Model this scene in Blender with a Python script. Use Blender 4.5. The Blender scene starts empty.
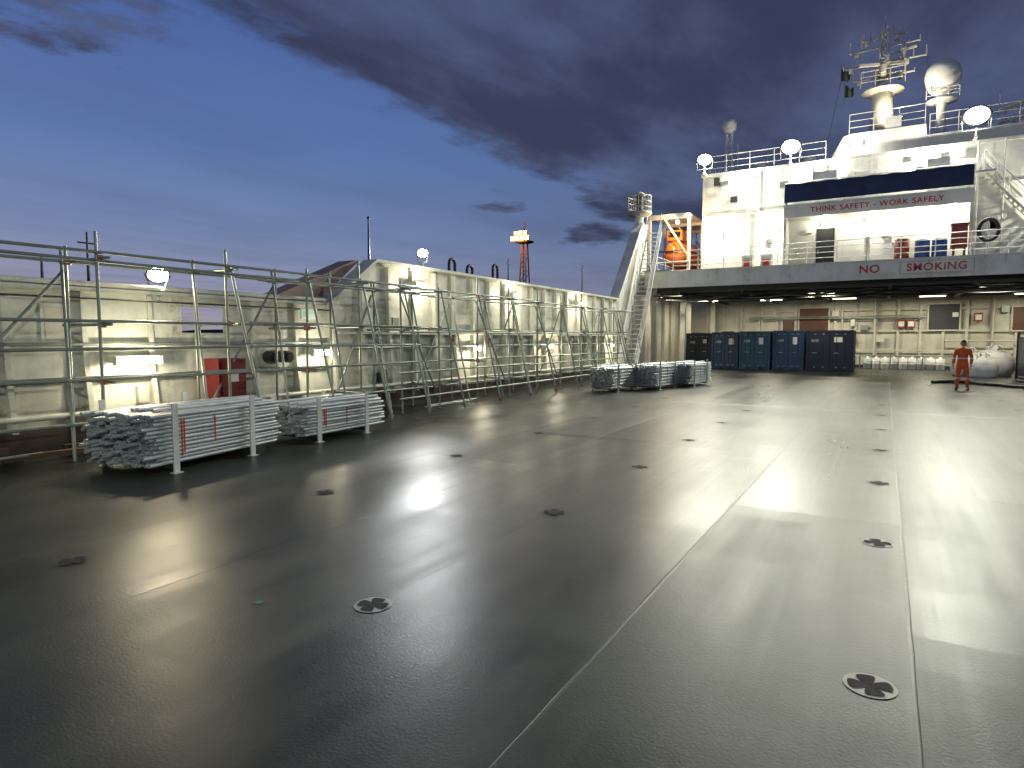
import bpy, bmesh, math, random
from mathutils import Vector, Matrix
R=random.Random(7)
sc=bpy.context.scene
sc.view_settings.view_transform='Standard'; sc.view_settings.look='None'; sc.view_settings.exposure=0

# ---------------------------------------------------------------- materials
class NT:
    def __init__(s,nt): s.nt=nt
    def n(s,t,**k):
        nd=s.nt.nodes.new(t)
        for a,b in k.items(): setattr(nd,a,b)
        return nd
    def l(s,a,b): s.nt.links.new(a,b)
    def put(s,sock,v):
        if hasattr(v,'links') or isinstance(v,bpy.types.NodeSocket): s.l(v,sock)
        else: sock.default_value=v
    def m(s,op,a,b=None,c=None,clamp=False):
        nd=s.n('ShaderNodeMath',operation=op); nd.use_clamp=clamp
        s.put(nd.inputs[0],a)
        if b is not None: s.put(nd.inputs[1],b)
        if c is not None: s.put(nd.inputs[2],c)
        return nd.outputs[0]
    def mix(s,f,a,b,bt='MIX'):
        nd=s.n('ShaderNodeMix',data_type='RGBA',blend_type=bt)
        s.put(nd.inputs['Factor'],f)
        for sock,v in ((nd.inputs[6],a),(nd.inputs[7],b)):
            if isinstance(v,(tuple,list)): v=tuple(v)+(1,) if len(v)==3 else v
            s.put(sock,v)
        return nd.outputs[2]
    def noise(s,vec,scale,detail=3,rough=.55,mapscale=None):
        if mapscale:
            mp=s.n('ShaderNodeMapping'); mp.inputs['Scale'].default_value=mapscale
            s.l(vec,mp.inputs[0]); vec=mp.outputs[0]
        nd=s.n('ShaderNodeTexNoise'); nd.inputs['Scale'].default_value=scale
        nd.inputs['Detail'].default_value=detail; nd.inputs['Roughness'].default_value=rough
        s.l(vec,nd.inputs['Vector']); return nd.outputs['Fac']
    def step(s,v,a,b):
        nd=s.n('ShaderNodeMapRange',interpolation_type='SMOOTHSTEP')
        s.put(nd.inputs[0],v); nd.inputs[1].default_value=a; nd.inputs[2].default_value=b
        return nd.outputs[0]
def newmat(name):
    m=bpy.data.materials.new(name); m.use_nodes=True
    nt=m.node_tree; b=nt.nodes['Principled BSDF']
    return m,NT(nt),b
def paint(name,col,rough=.45,metal=0,dirt=.35,dirtcol=(.13,.085,.05),var=.2,bump=.15,streak=True):
    m,N,b=newmat(name)
    co=N.n('ShaderNodeTexCoord').outputs['Object']
    n1=N.noise(co,1.1,5,.65); n2=N.noise(co,14,3)
    c=N.mix(N.step(n1,.3,.75),tuple(x*(1+var*.4) for x in col),tuple(x*(1-var) for x in col))
    if streak:
        s=N.noise(co,2.2,4,.6,mapscale=(1.6,1.6,.16))
        s2=N.noise(co,6,4,.7)
        f=N.m('MULTIPLY',N.step(s,.50,.76),N.step(s2,.35,.7))
    else: f=N.step(n2,.55,.85)
    c=N.mix(N.m('MULTIPLY',f,dirt),c,dirtcol)
    N.l(c,b.inputs['Base Color'])
    N.l(N.m('MULTIPLY_ADD',n2,.25,rough-.12),b.inputs['Roughness'])
    b.inputs['Metallic'].default_value=metal
    if bump:
        bp=N.n('ShaderNodeBump'); bp.inputs['Strength'].default_value=bump; bp.inputs['Distance'].default_value=.02
        N.l(n1,bp.inputs['Height']); N.l(bp.outputs[0],b.inputs['Normal'])
    return m
def emit(name,col,s):
    m,N,b=newmat(name); b.inputs['Base Color'].default_value=(.8,.8,.8,1)
    b.inputs['Emission Color'].default_value=tuple(col)+(1,); b.inputs['Emission Strength'].default_value=s
    return m
WHITE=paint('white_ship_paint',(.72,.72,.67),.42,dirt=.55)
WALLW=paint('bulwark_paint',(.64,.65,.57),.45,dirt=.8,dirtcol=(.16,.11,.06),var=.3,bump=.4)
CREAM=paint('cream_paint',(.56,.54,.46),.5,dirt=.5)
DARK=paint('dark_steel',(.03,.032,.034),.55,dirt=.3,dirtcol=(.08,.04,.02))
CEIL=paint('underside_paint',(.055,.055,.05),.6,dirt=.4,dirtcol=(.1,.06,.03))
RUST=paint('rusty_coaming',(.05,.033,.025),.7,dirt=.7,dirtcol=(.13,.05,.025))
GALV=paint('galvanised_tube',(.60,.64,.66),.4,metal=.35,dirt=.5,dirtcol=(.28,.25,.21),bump=0,streak=False)
GALV2=paint('scaffold_tube',(.27,.305,.27),.45,metal=.5,dirt=.5,dirtcol=(.14,.10,.07),bump=0,streak=False)
HOLE_SHADE=paint('painted_hole_shade',(.012,.012,.014),.8,dirt=.1,bump=0,streak=False)  # near-black that paints the shade inside holes and openings
CLAMP=paint('coupler_orange',(.38,.10,.05),.5,dirt=.4,bump=0,streak=False)
RED=paint('red_paint',(.50,.03,.025),.4,dirt=.3,bump=0)
REDDULL=paint('cabinet_red',(.22,.022,.02),.55,dirt=.4,bump=0)
ORANGE=paint('orange_grp',(.80,.20,.03),.35,dirt=.2,bump=0)
BLUE=paint('container_blue',(.018,.050,.125),.45,dirt=.5,dirtcol=(.09,.05,.03))
BLUE2=paint('container_teal_blue',(.02,.075,.15),.45,dirt=.5,dirtcol=(.09,.05,.03))
NAVY=paint('container_navy',(.012,.018,.042),.45,dirt=.4,dirtcol=(.06,.04,.03))
CANVAS=paint('blue_canvas',(.018,.034,.10),.75,dirt=.15,bump=.4,streak=False)
GLASS=paint('dark_window',(.012,.014,.018),.12,dirt=0,bump=0,streak=False)
BROWN=paint('brown_panel',(.09,.035,.022),.5,dirt=.3)
TAN=paint('slope_brown',(.36,.24,.19),.6,dirt=.3)  # even warm brown for the sloped piece
WOOD=paint('timber_dunnage',(.10,.06,.035),.8,dirt=.3,streak=False)
GREEN=emit('exit_sign_green',(.02,.35,.12),.4)
TAPE=paint('green_tape',(.03,.25,.12),.5,dirt=.2,bump=0,streak=False)
RUBBER=paint('rubber_hose',(.015,.015,.016),.55,dirt=.2,bump=0,streak=False)
BAG=paint('bulk_bag_fabric',(.80,.80,.78),.8,dirt=.2,dirtcol=(.35,.32,.28),bump=.6,streak=False)
BLUEDRUM=paint('blue_plastic',(.02,.06,.22),.35,dirt=.2,bump=0)
MASTP=paint('mast_paint',(.50,.48,.40),.5,dirt=.4)
LAMPW=emit('lamp_glass_white',(1,.98,.85),90)
LAMPT=emit('tube_lamp_glass',(1,.92,.66),20)
LAMPO=emit('sodium_lamp_glass',(1,.30,.035),2.6)
LAMPY=emit('strip_lamp_glass',(1,.9,.66),5)
CLOTHFLAG=paint('flag_cloth',(.03,.05,.04),.8,dirt=.1,bump=0,streak=False)
def deckmat():
    m,N,b=newmat('worn_deck_paint')
    co=N.n('ShaderNodeTexCoord').outputs['Object']
    sp=N.n('ShaderNodeSeparateXYZ'); N.l(co,sp.inputs[0]); x,y=sp.outputs[0],sp.outputs[1]
    def plates(w,L,x0,sh):
        px=N.m('FLOOR',N.m('DIVIDE',N.m('ADD',x,x0),w))
        py=N.m('FLOOR',N.m('DIVIDE',N.m('ADD',y,N.m('MULTIPLY',px,sh)),L))
        cb=N.n('ShaderNodeCombineXYZ'); N.l(px,cb.inputs[0]); N.l(py,cb.inputs[1])
        wn=N.n('ShaderNodeTexWhiteNoise',noise_dimensions='2D'); N.l(cb.outputs[0],wn.inputs['Vector'])
        return wn.outputs['Value']
    p1=plates(1.6,7.3,1.4,2.7); p2=plates(.8,1.38,1.4,.69)
    big=N.noise(co,.35,4,.6); med=N.noise(co,2.3,5,.65); fine=N.noise(co,60,3,.6)
    streak=N.noise(co,1,4,.6,mapscale=(1.5,.12,1))
    streak2=N.noise(co,1,4,.65,mapscale=(16,.4,1))
    v=N.m('MULTIPLY_ADD',p1,.16,N.m('MULTIPLY_ADD',p2,.06,N.m('MULTIPLY_ADD',big,.30,N.m('MULTIPLY_ADD',streak,.46,N.m('MULTIPLY',med,.24)))))
    v=N.step(v,.38,.9)
    c=N.mix(v,(.010,.011,.013),(.062,.071,.052))
    grit=N.step(N.noise(co,110,3,.75),.60,.74)
    c=N.mix(N.m('MULTIPLY',grit,.32),c,(.15,.16,.13))
    pits=N.step(N.noise(co,45,3,.7),.64,.72)
    c=N.mix(N.m('MULTIPLY',pits,.6),c,(.006,.006,.006))
    sc1=N.m('MULTIPLY',N.step(N.noise(co,1,5,.8,mapscale=(30,1.5,1)),.62,.72),N.step(med,.5,.7))
    c=N.mix(N.m('MULTIPLY',sc1,.3),c,(.16,.16,.14))
    N.l(c,b.inputs['Base Color'])
    r=N.m('MULTIPLY_ADD',p1,.12,N.m('MULTIPLY_ADD',p2,.05,N.m('MULTIPLY_ADD',streak,.30,N.m('MULTIPLY_ADD',med,.08,N.m('MULTIPLY_ADD',streak2,.08,.055)))))
    N.l(r,b.inputs['Roughness'])
    b.inputs['Specular IOR Level'].default_value=.34
    und=N.noise(co,.7,2,.5)
    h=N.m('ADD',N.m('MULTIPLY',und,.018),N.m('ADD',N.m('MULTIPLY',fine,.0022),N.m('MULTIPLY',med,.003)))
    bp=N.n('ShaderNodeBump'); bp.inputs['Strength'].default_value=.7; bp.inputs['Distance'].default_value=1
    N.l(h,bp.inputs['Height']); N.l(bp.outputs[0],b.inputs['Normal'])
    return m
DECK=deckmat()
WELD=paint('weld_bead',(.055,.058,.05),.42,dirt=.6,dirtcol=(.16,.16,.14),bump=0,streak=False)
RING=paint('worn_socket_ring',(.30,.30,.26),.45,dirt=.6,dirtcol=(.06,.05,.04),bump=0,streak=False)
GROUND=paint('quay_asphalt',(.05,.05,.05),.8,dirt=.2,streak=False)

# ---------------------------------------------------------------- mesh builder
class MB:
    def __init__(s): s.v=[];s.f=[];s.m=[];s.sm=[];s.mats=[]
    def mi(s,mat):
        if mat not in s.mats: s.mats.append(mat)
        return s.mats.index(mat)
    def add(s,vs,fs,mat,smooth=False):
        o=len(s.v); s.v+= [tuple(v) for v in vs]; k=s.mi(mat)
        for f in fs: s.f.append([o+i for i in f]); s.m.append(k); s.sm.append(smooth)
    def box(s,x0,x1,y0,y1,z0,z1,mat):
        vs=[(x,y,z) for z in (z0,z1) for y in (y0,y1) for x in (x0,x1)]
        s.add(vs,[(0,2,3,1),(4,5,7,6),(0,1,5,4),(2,6,7,3),(0,4,6,2),(1,3,7,5)],mat)
    def obox(s,c,size,mat,rz=0,rx=0,ry=0):
        Mx=Matrix.Translation(c)@Matrix.Rotation(rz,4,'Z')@Matrix.Rotation(ry,4,'Y')@Matrix.Rotation(rx,4,'X')
        a,b,d=[q/2 for q in size]
        vs=[Mx@Vector((x,y,z)) for z in (-d,d) for y in (-b,b) for x in (-a,a)]
        s.add(vs,[(0,2,3,1),(4,5,7,6),(0,1,5,4),(2,6,7,3),(0,4,6,2),(1,3,7,5)],mat)
    def tube(s,p,q,r,mat,n=8,r2=None,capmat=None,caps=True):
        p=Vector(p);q=Vector(q);d=(q-p).normalized()
        a=d.orthogonal().normalized();b=d.cross(a)
        if r2 is None:r2=r
        vs=[];
        for pt,rr in ((p,r),(q,r2)):
            for i in range(n):
                t=2*math.pi*i/n; vs.append(pt+a*math.cos(t)*rr+b*math.sin(t)*rr)
        s.add(vs,[(i,(i+1)%n,n+(i+1)%n,n+i) for i in range(n)],mat,True)
        if caps: s.add(vs,[tuple(range(n-1,-1,-1)),tuple(range(n,2*n))],capmat or mat)
    def path(s,pts,r,mat,n=8):
        for a,b in zip(pts,pts[1:]): s.tube(a,b,r,mat,n)
    def openpipe(s,p,q,r,mat,n=10):
        s.tube(p,q,r,mat,n,caps=False)
        p=Vector(p);q=Vector(q);d=(q-p).normalized();a=d.orthogonal().normalized();b=d.cross(a)
        for pt,sg in ((p,1),(q,-1)):
            vs=[]
            for rr,off in ((r,0),(r*.70,0),(r*.70,.03)):
                for i in range(n):
                    t=2*math.pi*i/n; vs.append(pt+d*off*sg+a*math.cos(t)*rr+b*math.sin(t)*rr)
            s.add(vs,[(i,(i+1)%n,n+(i+1)%n,n+i) for i in range(n)],mat)
            s.add(vs[n:],[(i,(i+1)%n,n+(i+1)%n,n+i) for i in range(n)],mat)
            s.add(vs[2*n:],[tuple(range(n))],HOLE_SHADE)
    def rev(s,c,prof,mat,n=20,smooth=True):
        vs=[];c=Vector(c)
        for r,z in prof:
            for i in range(n):
                t=2*math.pi*i/n; vs.append(c+Vector((r*math.cos(t),r*math.sin(t),z)))
        fs=[]
        for k in range(len(prof)-1):
            for i in range(n): fs.append((k*n+i,k*n+(i+1)%n,(k+1)*n+(i+1)%n,(k+1)*n+i))
        fs.append(tuple(range(n-1,-1,-1))); fs.append(tuple(range((len(prof)-1)*n,len(prof)*n)))
        s.add(vs,fs,mat,smooth)
    def ball(s,c,r,mat,n=18,sz=1):
        s.rev(c,[(r*math.sin(math.pi*k/n) if 0<k<n else .001,-r*sz*math.cos(math.pi*k/n)) for k in range(n+1)],mat,n+4)
    def prismX(s,poly,x0,x1,mat):
        n=len(poly); vs=[(x0,a,b) for a,b in poly]+[(x1,a,b) for a,b in poly]
        s.add(vs,[tuple(range(n-1,-1,-1)),tuple(range(n,2*n))]+[(i,(i+1)%n,n+(i+1)%n,n+i) for i in range(n)],mat)
    def prismY(s,poly,y0,y1,mat):
        n=len(poly); vs=[(a,y0,b) for a,b in poly]+[(a,y1,b) for a,b in poly]
        s.add(vs,[tuple(range(n)),tuple(range(2*n-1,n-1,-1))]+[(i,n+i,n+(i+1)%n,(i+1)%n) for i in range(n)],mat)
    def rail(s,pts,h,mat,posts=1.5,r=.022,mid=2):
        for a,b in zip(pts,pts[1:]):
            a=Vector(a);b=Vector(b);L=(b-a).length;n=max(1,round(L/posts))
            for k in range(1,mid+2):
                o=Vector((0,0,h*k/(mid+1))); s.tube(a+o,b+o,r if k==mid+1 else r*.7,mat,6)
            for i in range(n+1):
                p=a.lerp(b,i/n); s.tube(p,p+Vector((0,0,h)),r,mat,6)
    def obj(s,name,parent=None,recalc=True):
        me=bpy.data.meshes.new(name); me.from_pydata(s.v,[],s.f)
        for m in s.mats: me.materials.append(m)
        me.polygons.foreach_set('material_index',s.m); me.polygons.foreach_set('use_smooth',s.sm)
        if recalc:
            bm=bmesh.new();bm.from_mesh(me);bmesh.ops.recalc_face_normals(bm,faces=bm.faces);bm.to_mesh(me);bm.free()
        me.update()
        o=bpy.data.objects.new(name,me); sc.collection.objects.link(o)
        if parent: o.parent=parent
        return o
def empty(name,loc=(0,0,0)):
    e=bpy.data.objects.new(name,None); sc.collection.objects.link(e); e.location=loc; e.empty_display_size=.2; return e
def text(body,size,loc,rot,mat,name,parent,extr=.006,off=.006):
    c=bpy.data.curves.new(name,'FONT'); c.body=body; c.size=size; c.extrude=extr; c.align_x='CENTER'; c.align_y='CENTER'; c.offset=off; c.space_character=1.12
    c.materials.append(mat); o=bpy.data.objects.new(name,c); sc.collection.objects.link(o); o.location=loc; o.rotation_euler=rot; o.parent=parent; return o
def lamp(kind,name,loc,power,col,parent,target=None,radius=.1,spot=120,blend=.6,size=None):
    l=bpy.data.lights.new(name,kind); l.energy=power; l.color=col
    if kind!='AREA': l.shadow_soft_size=radius
    if kind=='SPOT': l.spot_size=math.radians(spot); l.spot_blend=blend
    if kind=='AREA': l.shape='RECTANGLE'; l.size,l.size_y=size
    o=bpy.data.objects.new(name,l); sc.collection.objects.link(o); o.location=loc; o.parent=parent
    if target is not None: o.rotation_euler=(Vector(target)-Vector(loc)).to_track_quat('-Z','Y').to_euler()
    return o

# ---------------------------------------------------------------- ground and deck
g=MB(); g.add([(-3000,-3000,-7),(3000,-3000,-7),(3000,3000,-7),(-3000,3000,-7)],[(0,1,2,3)],GROUND); g.obj('ground')
d=MB()
d.box(-12.6,12.6,-14,60,-6.99,0,DECK)
def bead_x(x,y0,y1,w=.014,h=.006):
    n=int((y1-y0)/.35); vs=[]
    for i in range(n+1):
        y=y0+(y1-y0)*i/n; o=R.uniform(-.004,.004); q=R.uniform(.6,1.2)
        vs+=[(x-w*q+o,y,.0),(x+o,y,h*q),(x+w*q+o,y,0)]
    d.add(vs,[f for i in range(n) for f in ((3*i,3*i+1,3*i+4,3*i+3),(3*i+1,3*i+2,3*i+5,3*i+4))],WELD,True)
def bead_y(y,x0,x1,w=.014,h=.006):
    n=int((x1-x0)/.3); vs=[]
    for i in range(n+1):
        x=x0+(x1-x0)*i/n; o=R.uniform(-.006,.006); q=R.uniform(.5,1.2)
        vs+=[(x,y-w*q+o,0),(x,y+o,h*q),(x,y+w*q+o,0)]
    d.add(vs,[f for i in range(n) for f in ((3*i,3*i+3,3*i+4,3*i+1),(3*i+1,3*i+4,3*i+5,3*i+2))],WELD,True)
for x in (.2,-1.4): bead_x(x,-3,46,.013,.006)
for x in (-4.6,-7.8,3.4,6.6): bead_x(x,-3,46,.008,.003)
bead_y(10.9,-9,9,.02,.005); bead_y(11.05,-9,9,.010,.004)
for y in (18.4,26.0,33.4): bead_y(y,-9,9,.02,.006)
def socket(x,y,ringed,rot):
    n=28; z=.004
    if ringed:
        vs=[(x+.130*math.cos(2*math.pi*i/n),y+.130*math.sin(2*math.pi*i/n),z) for i in range(n)]
        d.add(vs,[tuple(range(n))],RING)
    else:
        n2=n; vs=[]
        for rr in (.118,.128): vs+=[(x+rr*math.cos(2*math.pi*i/n2),y+rr*math.sin(2*math.pi*i/n2),z) for i in range(n2)]
        d.add(vs,[(i,(i+1)%n2,n2+(i+1)%n2,n2+i) for i in range(n2)],WELD)
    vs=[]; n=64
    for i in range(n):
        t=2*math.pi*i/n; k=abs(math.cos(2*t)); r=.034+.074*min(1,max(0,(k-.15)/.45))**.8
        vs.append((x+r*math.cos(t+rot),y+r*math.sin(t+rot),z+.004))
    d.add([(x,y,z+.004)]+vs,[(0,i+1,(i+1)%n+1) for i in range(n)],HOLE_SHADE)  # flat dark cross painted for the shade of a recess
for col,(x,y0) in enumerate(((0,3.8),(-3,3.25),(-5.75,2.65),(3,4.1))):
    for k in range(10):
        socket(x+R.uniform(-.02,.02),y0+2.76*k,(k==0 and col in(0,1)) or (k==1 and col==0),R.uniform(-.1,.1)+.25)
d.add([(-3.75,2.86,.004),(-3.70,2.86,.004),(-3.70,2.91,.004),(-3.75,2.91,.004)],[(0,1,2,3)],TAPE)
d.obj('ship_deck',recalc=False)

# ---------------------------------------------------------------- left bulwark
w=MB(); X=-11.5
ports=[(7.35,8.25,1.95,2.45),(3.0,3.9,1.95,2.45)]
def panel_with_holes(y0,y1,z0,z1,holes,mat,th=.04):
    ys=sorted({y0,y1,*[h[0] for h in holes],*[h[1] for h in holes]}); zs=sorted({z0,z1,*[h[2] for h in holes],*[h[3] for h in holes]})
    for a,b in zip(ys,ys[1:]):
        for c,e in zip(zs,zs[1:]):
            if any(h[0]<=a and b<=h[1] and h[2]<=c and e<=h[3] for h in holes): continue
            w.box(X-th,X,a,b,c,e,mat)
panel_with_holes(-6,11,.4,2.62,ports,WALLW)
w.prismX([(11,.4),(30,.4),(30,3.72),(12.6,3.8),(11,2.62)],X-.04,X,WALLW)
w.box(X-.3,X+.12,-6,30,0,.40,RUST)
w.box(X-.25,X+.1,-6,10.95,2.62,2.68,WALLW)
w.tube((X+.05,-6,2.74),(X+.05,10.9,2.74),.05,WALLW,10)
w.prismX([(11,2.62),(12.6,3.8),(12.6,3.87),(10.93,2.68)],X-.3,X+.18,WALLW)
w.prismX([(12.6,3.8),(30,3.72),(30,3.79),(12.6,3.87)],X-.3,X+.18,WALLW)
w.prismX([(9.6,2.72),(12.3,3.84),(12.45,3.84),(11.05,2.72)],X-.9,X-.305,TAN)
w.box(X,X+.2,11.2,30,1.95,2.0,WALLW); w.box(X,X+.14,-6,11,1.15,1.19,WALLW)
y=-5.4
while y<30:
    top=2.6 if y<11 else 3.72
    if 11<=y<12.6: top=2.6+(y-11)*.74
    wtop=.10 if y<11 else .13; wb=.24
    if not any(h[0]-.1<y<h[1]+.1 for h in ports):
        w.prismY([(X,.4),(X+wb,.4),(X+wtop,top*.55),(X+wtop-.03,top),(X,top)],y-.012,y+.012,WALLW)
        w.prismY([(X+wb,.4),(X+wb+.02,.4),(X+wtop+.02,top*.55),(X+wtop-.01,top),(X+wtop-.03,top),(X+wtop,top*.55)],y-.04,y+.04,WALLW)
    y+=1.1 if y<11 else 1.0
for (a,c,z0,z1) in ((4.55,5.25,.62,1.1),(1.3,2.0,1.3,2.3),(8.95,9.75,1.75,2.4),(5.0,5.5,1.75,2.4)):
    w.box(X+.001,X+.02,a,c,z0,z1,WALLW); w.box(X+.021,X+.026,a+.06,c-.06,z0+.06,z1-.06,CREAM)
for k in range(10):
    yy=R.uniform(-2,28); zz=R.choice((.7,1.35,2.2)); w.box(X+.01,X+.1,yy,yy+R.uniform(.12,.3),zz,zz+R.uniform(.12,.3),R.choice((CREAM,GALV2,DARK,CREAM)))
w.tube((X+.28,11.5,1.6),(X+.28,30,1.6),.035,GALV2,8); w.tube((X+.3,-6,.62),(X+.3,30,.62),.045,WALLW,8)
w.tube((X+.1,-6,1.75),(X+.1,11,1.75),.03,GALV2,8); w.tube((X+.14,-6,2.5),(X+.14,11,2.5),.018,DARK,6)
w.prismX([(30,.0),(34.4,.0),(34.4,8.0),(33.5,7.9),(32.9,7.3),(30,3.79)],X-.25,X+.02,WHITE)
w.prismX([(30,3.79),(32.9,7.3),(33.5,7.9),(33.5,8.0),(32.85,7.42),(29.95,3.88)],X-.35,X+.15,WHITE)
w.obj('bulwark')
def fixture_tube(y,z,L,power,name='tube_lamp',x=X+.3):
    e=empty(name,(x,y,z)); b=MB()
    b.box(-.30,-.05,-L/2,L/2,-.02,.10,WALLW); b.box(-.05,.0,-L/2-.04,L/2+.04,.05,.09,WALLW)
    b.tube((0,-L/2,0),(0,L/2,0),.05,LAMPT,12)
    for s_ in(-1,1): b.box(-.06,.05,s_*L/2-.03,s_*L/2+.03,-.06,.08,WALLW)
    b.obj('fitting',e); lamp('POINT','light',(.26,0,-.02),power,(1,.90,.66),e,radius=.06)
fixture_tube(6.35,1.45,.75,60); fixture_tube(10.55,1.5,.5,50); fixture_tube(2.0,1.6,.6,35)
fixture_tube(14.2,3.3,.4,75); fixture_tube(17.0,1.5,.4,45); fixture_tube(19.5,3.3,.4,75); fixture_tube(22.2,1.5,.4,45); fixture_tube(25.0,3.3,.4,70); fixture_tube(28.6,1.5,.4,40)  # most of these tube lamps are added to brighten the bulwark
def floodlight(loc,power,target,col=(1,.86,.5),mat=LAMPW,name='floodlight',w_=.42,post=0,spot=130,rad=.12):
    e=empty(name,loc); b=MB()
    dirv=(Vector(target)-Vector(loc)); q=dirv.to_track_quat('-Y','Z').to_matrix().to_4x4()
    n=20; r=w_/2
    for prof,mt in (([(.001,.28),(r*.45,.27),(r*.6,.18),(r*1.02,.03),(r*1.12,-.04),(r*1.0,-.04),(r*.9,.02)],DARK),([(r*.9,.0),(r*.6,-.02),(.002,-.03)],mat)):
        vs=[];fs=[]
        for rr,yy in prof:
            for i in range(n): t=2*math.pi*i/n; vs.append((rr*math.cos(t),yy,rr*.8*math.sin(t)))
        for k in range(len(prof)-1):
            for i in range(n): fs.append((k*n+i,k*n+(i+1)%n,(k+1)*n+(i+1)%n,(k+1)*n+i))
        b.add([q@Vector(v) for v in vs],fs,mt,True)
    for sx in (-1,1): b.tube(q@Vector((sx*r*1.1,.05,0)),Vector((sx*r*1.0,0,-r-.12)),.02,GALV2,6)
    b.tube((-r,0,-r-.12),(r,0,-r-.12),.02,GALV2,6); b.tube((0,0,-r-.12),(0,0,-r-.3),.035,GALV2,8)
    if post: b.tube((0,0,-post),(0,0,-r-.28),.05,WHITE,8)
    b.obj('housing',e)
    p=dirv.normalized()*(.2)
    l=lamp('SPOT','light',tuple(p),power,col,e,radius=rad,spot=spot,blend=.8)
    l.rotation_euler=dirv.to_track_quat('-Z','Y').to_euler()
    return e
floodlight((-11.45,6.9,3.0),200,(-3,3,0),col=(1,.8,.45),w_=.36,spot=160,post=.4)
floodlight((-11.9,15.2,4.35),1000,(-3,3,0),col=(.95,.97,1),w_=.32,spot=150,post=.6)
b=MB(); b.box(X+.02,X+.5,7.75,8.35,.7,1.45,REDDULL); b.box(X+.5,X+.53,7.8,8.3,.76,1.39,REDDULL); b.box(X+.53,X+.545,7.95,8.15,1.0,1.2,WHITE); b.box(X+.1,X+.4,7.8,7.86,.4,.7,DARK);b.box(X+.1,X+.4,8.24,8.3,.4,.7,DARK); b.obj('fire_hose_cabinet')
b=MB(); b.box(X+.2,X+.22,10.05,10.5,2.28,2.5,GREEN); b.box(X+.221,X+.226,10.1,10.2,2.33,2.45,WHITE); b.box(X+.19,X+.2,10.03,10.52,2.26,2.52,WHITE); b.obj('exit_sign')
b=MB()
for yy in (9.15,9.5): b.tube((X+.15,yy,1.45),(X+.42,yy,1.45),.13,DARK,14); b.tube((X+.42,yy,1.45),(X+.46,yy,1.45),.09,HOLE_SHADE,14)
b.box(X,X+.16,8.95,9.7,1.25,1.65,WALLW); b.obj('hose_coupling_station')
b=MB(); b.tube((-11.75,12.75,3.8),(-11.75,12.75,4.95),.035,DARK,8,.02); b.ball((-11.75,12.75,4.97),.04,DARK,8); b.obj('flag_pole')
for (yy,h,nm) in ((16.6,.55,'vent_pipe'),(17.6,.4,'vent_pipe'),(19.2,.65,'vent_pipe')):
    b=MB(); x0=-11.95; pts=[(x0,yy,3.2),(x0,yy,3.8+h*.7)]+[(x0,yy+.16-.16*math.cos(t),3.8+h*.7+.16*math.sin(t)) for t in (.5,1,1.6,2.2,2.8)]+[(x0,yy+.32,3.8+h*.1)]
    b.path(pts,.05,DARK,10); b.obj(nm)
for yy,h in ((26.5,1.3),(20.0,.9),(5.2,.5),(5.9,.95)):
    b=MB(); zt=3.7 if yy>11 else 2.6; b.tube((-11.8,yy,zt),(-11.8,yy,zt+.1+h),.03,DARK,6,.015); b.tube((-11.8,yy-.15,zt+.1+h*.8),(-11.8,yy+.15,zt+.1+h*.8),.015,DARK,6); b.obj('antenna')
b=MB()
for k in range(9):
    y=R.uniform(1.5,9); x=R.uniform(-11.1,-10.3); L=R.uniform(.8,2.0); b.obox((x,y,.06+.09*(k%3)),(.1,L,.08),WOOD,rz=R.uniform(-.15,.15))
b.obj('timber_dunnage')
b=MB()
for k in range(10):
    y=R.uniform(2,20); x=R.uniform(-11.2,-10.2); L=R.uniform(.8,2.5); z=.04+.06*(k%3); b.openpipe((x,y,z),(x+R.uniform(-.2,.2),y+L,z+R.uniform(0,.02)),.026,GALV2)
b.obj('loose_tubes')

# ---------------------------------------------------------------- scaffolding
s=MB(); rt=.0242
xf,xb=-10.05,-10.95
ys=[-1.6,.4,2.9,5.15,7.3,9.05,10.6,12.0,13.5,15.3,17.1,18.9,20.7,22.6,24.5,26.4,28.2]
def coupler(p):
    s.obox(p,(.09,.08,.09),CLAMP if R.random()<.4 else GALV2,rz=R.uniform(0,1))
for i,y in enumerate(ys):
    for x in (xf,xb):
        top=(3.1+R.uniform(.05,.5)) if x==xf else (3.1+R.uniform(-.05,.35))
        lean=R.uniform(-.03,.03)
        s.tube((x,y,.02),(x+lean,y+lean,top),rt,GALV2,8)
        s.box(x-.07,x+.07,y-.07,y+.07,.003,.012,DARK)
    for z in ((3.02,2.05,1.2) if i%2 else (3.05,2.1,.62)):
        s.tube((xb-.25,y+.05,z),(xf+.22,y+.05,z),rt,GALV2,8)
        coupler((xf,y+.03,z)); coupler((xb,y+.03,z))
    if i>3: s.tube((xf+.02,y+.07,3.05),(xf+.6,y+.3,.03),rt,GALV2,8); coupler((xf+.59,y+.29,.12)); coupler((xf+.3,y+.2,1.8))
    s.tube((xb,y-.06,3.2),(xf+.05,y-.45,.08),rt,GALV2,8)
def ledger(x,y0,y1,z):
    y=y0
    while y<y1:
        e=min(y1,y+R.uniform(5.2,6.4)); dz=R.uniform(-.02,.02)
        s.tube((x+.05,y-.15,z+dz),(x+.05,e+.15,z+dz+R.uniform(-.02,.02)),rt,GALV2,8); y=e
for z in (3.10,2.98,2.11,1.69,1.24,.62): ledger(xf,-3,12.5,z)
for z in (3.0,2.1,1.2,.5): ledger(xb,-3,28.4,z)
for z in (3.05,2.0,1.0,.4): ledger(xf,12,28.6,z)
for i in range(len(ys)-1):
    a,b_=ys[i],ys[i+1]
    if i%2==0: s.tube((xb-.05,a,.2),(xb-.05,b_,2.9),rt,GALV2,8)
    elif i>5: s.tube((xf-.05,b_,.3),(xf-.05,a,2.9),rt,GALV2,8)
s.obj('scaffolding')

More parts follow.
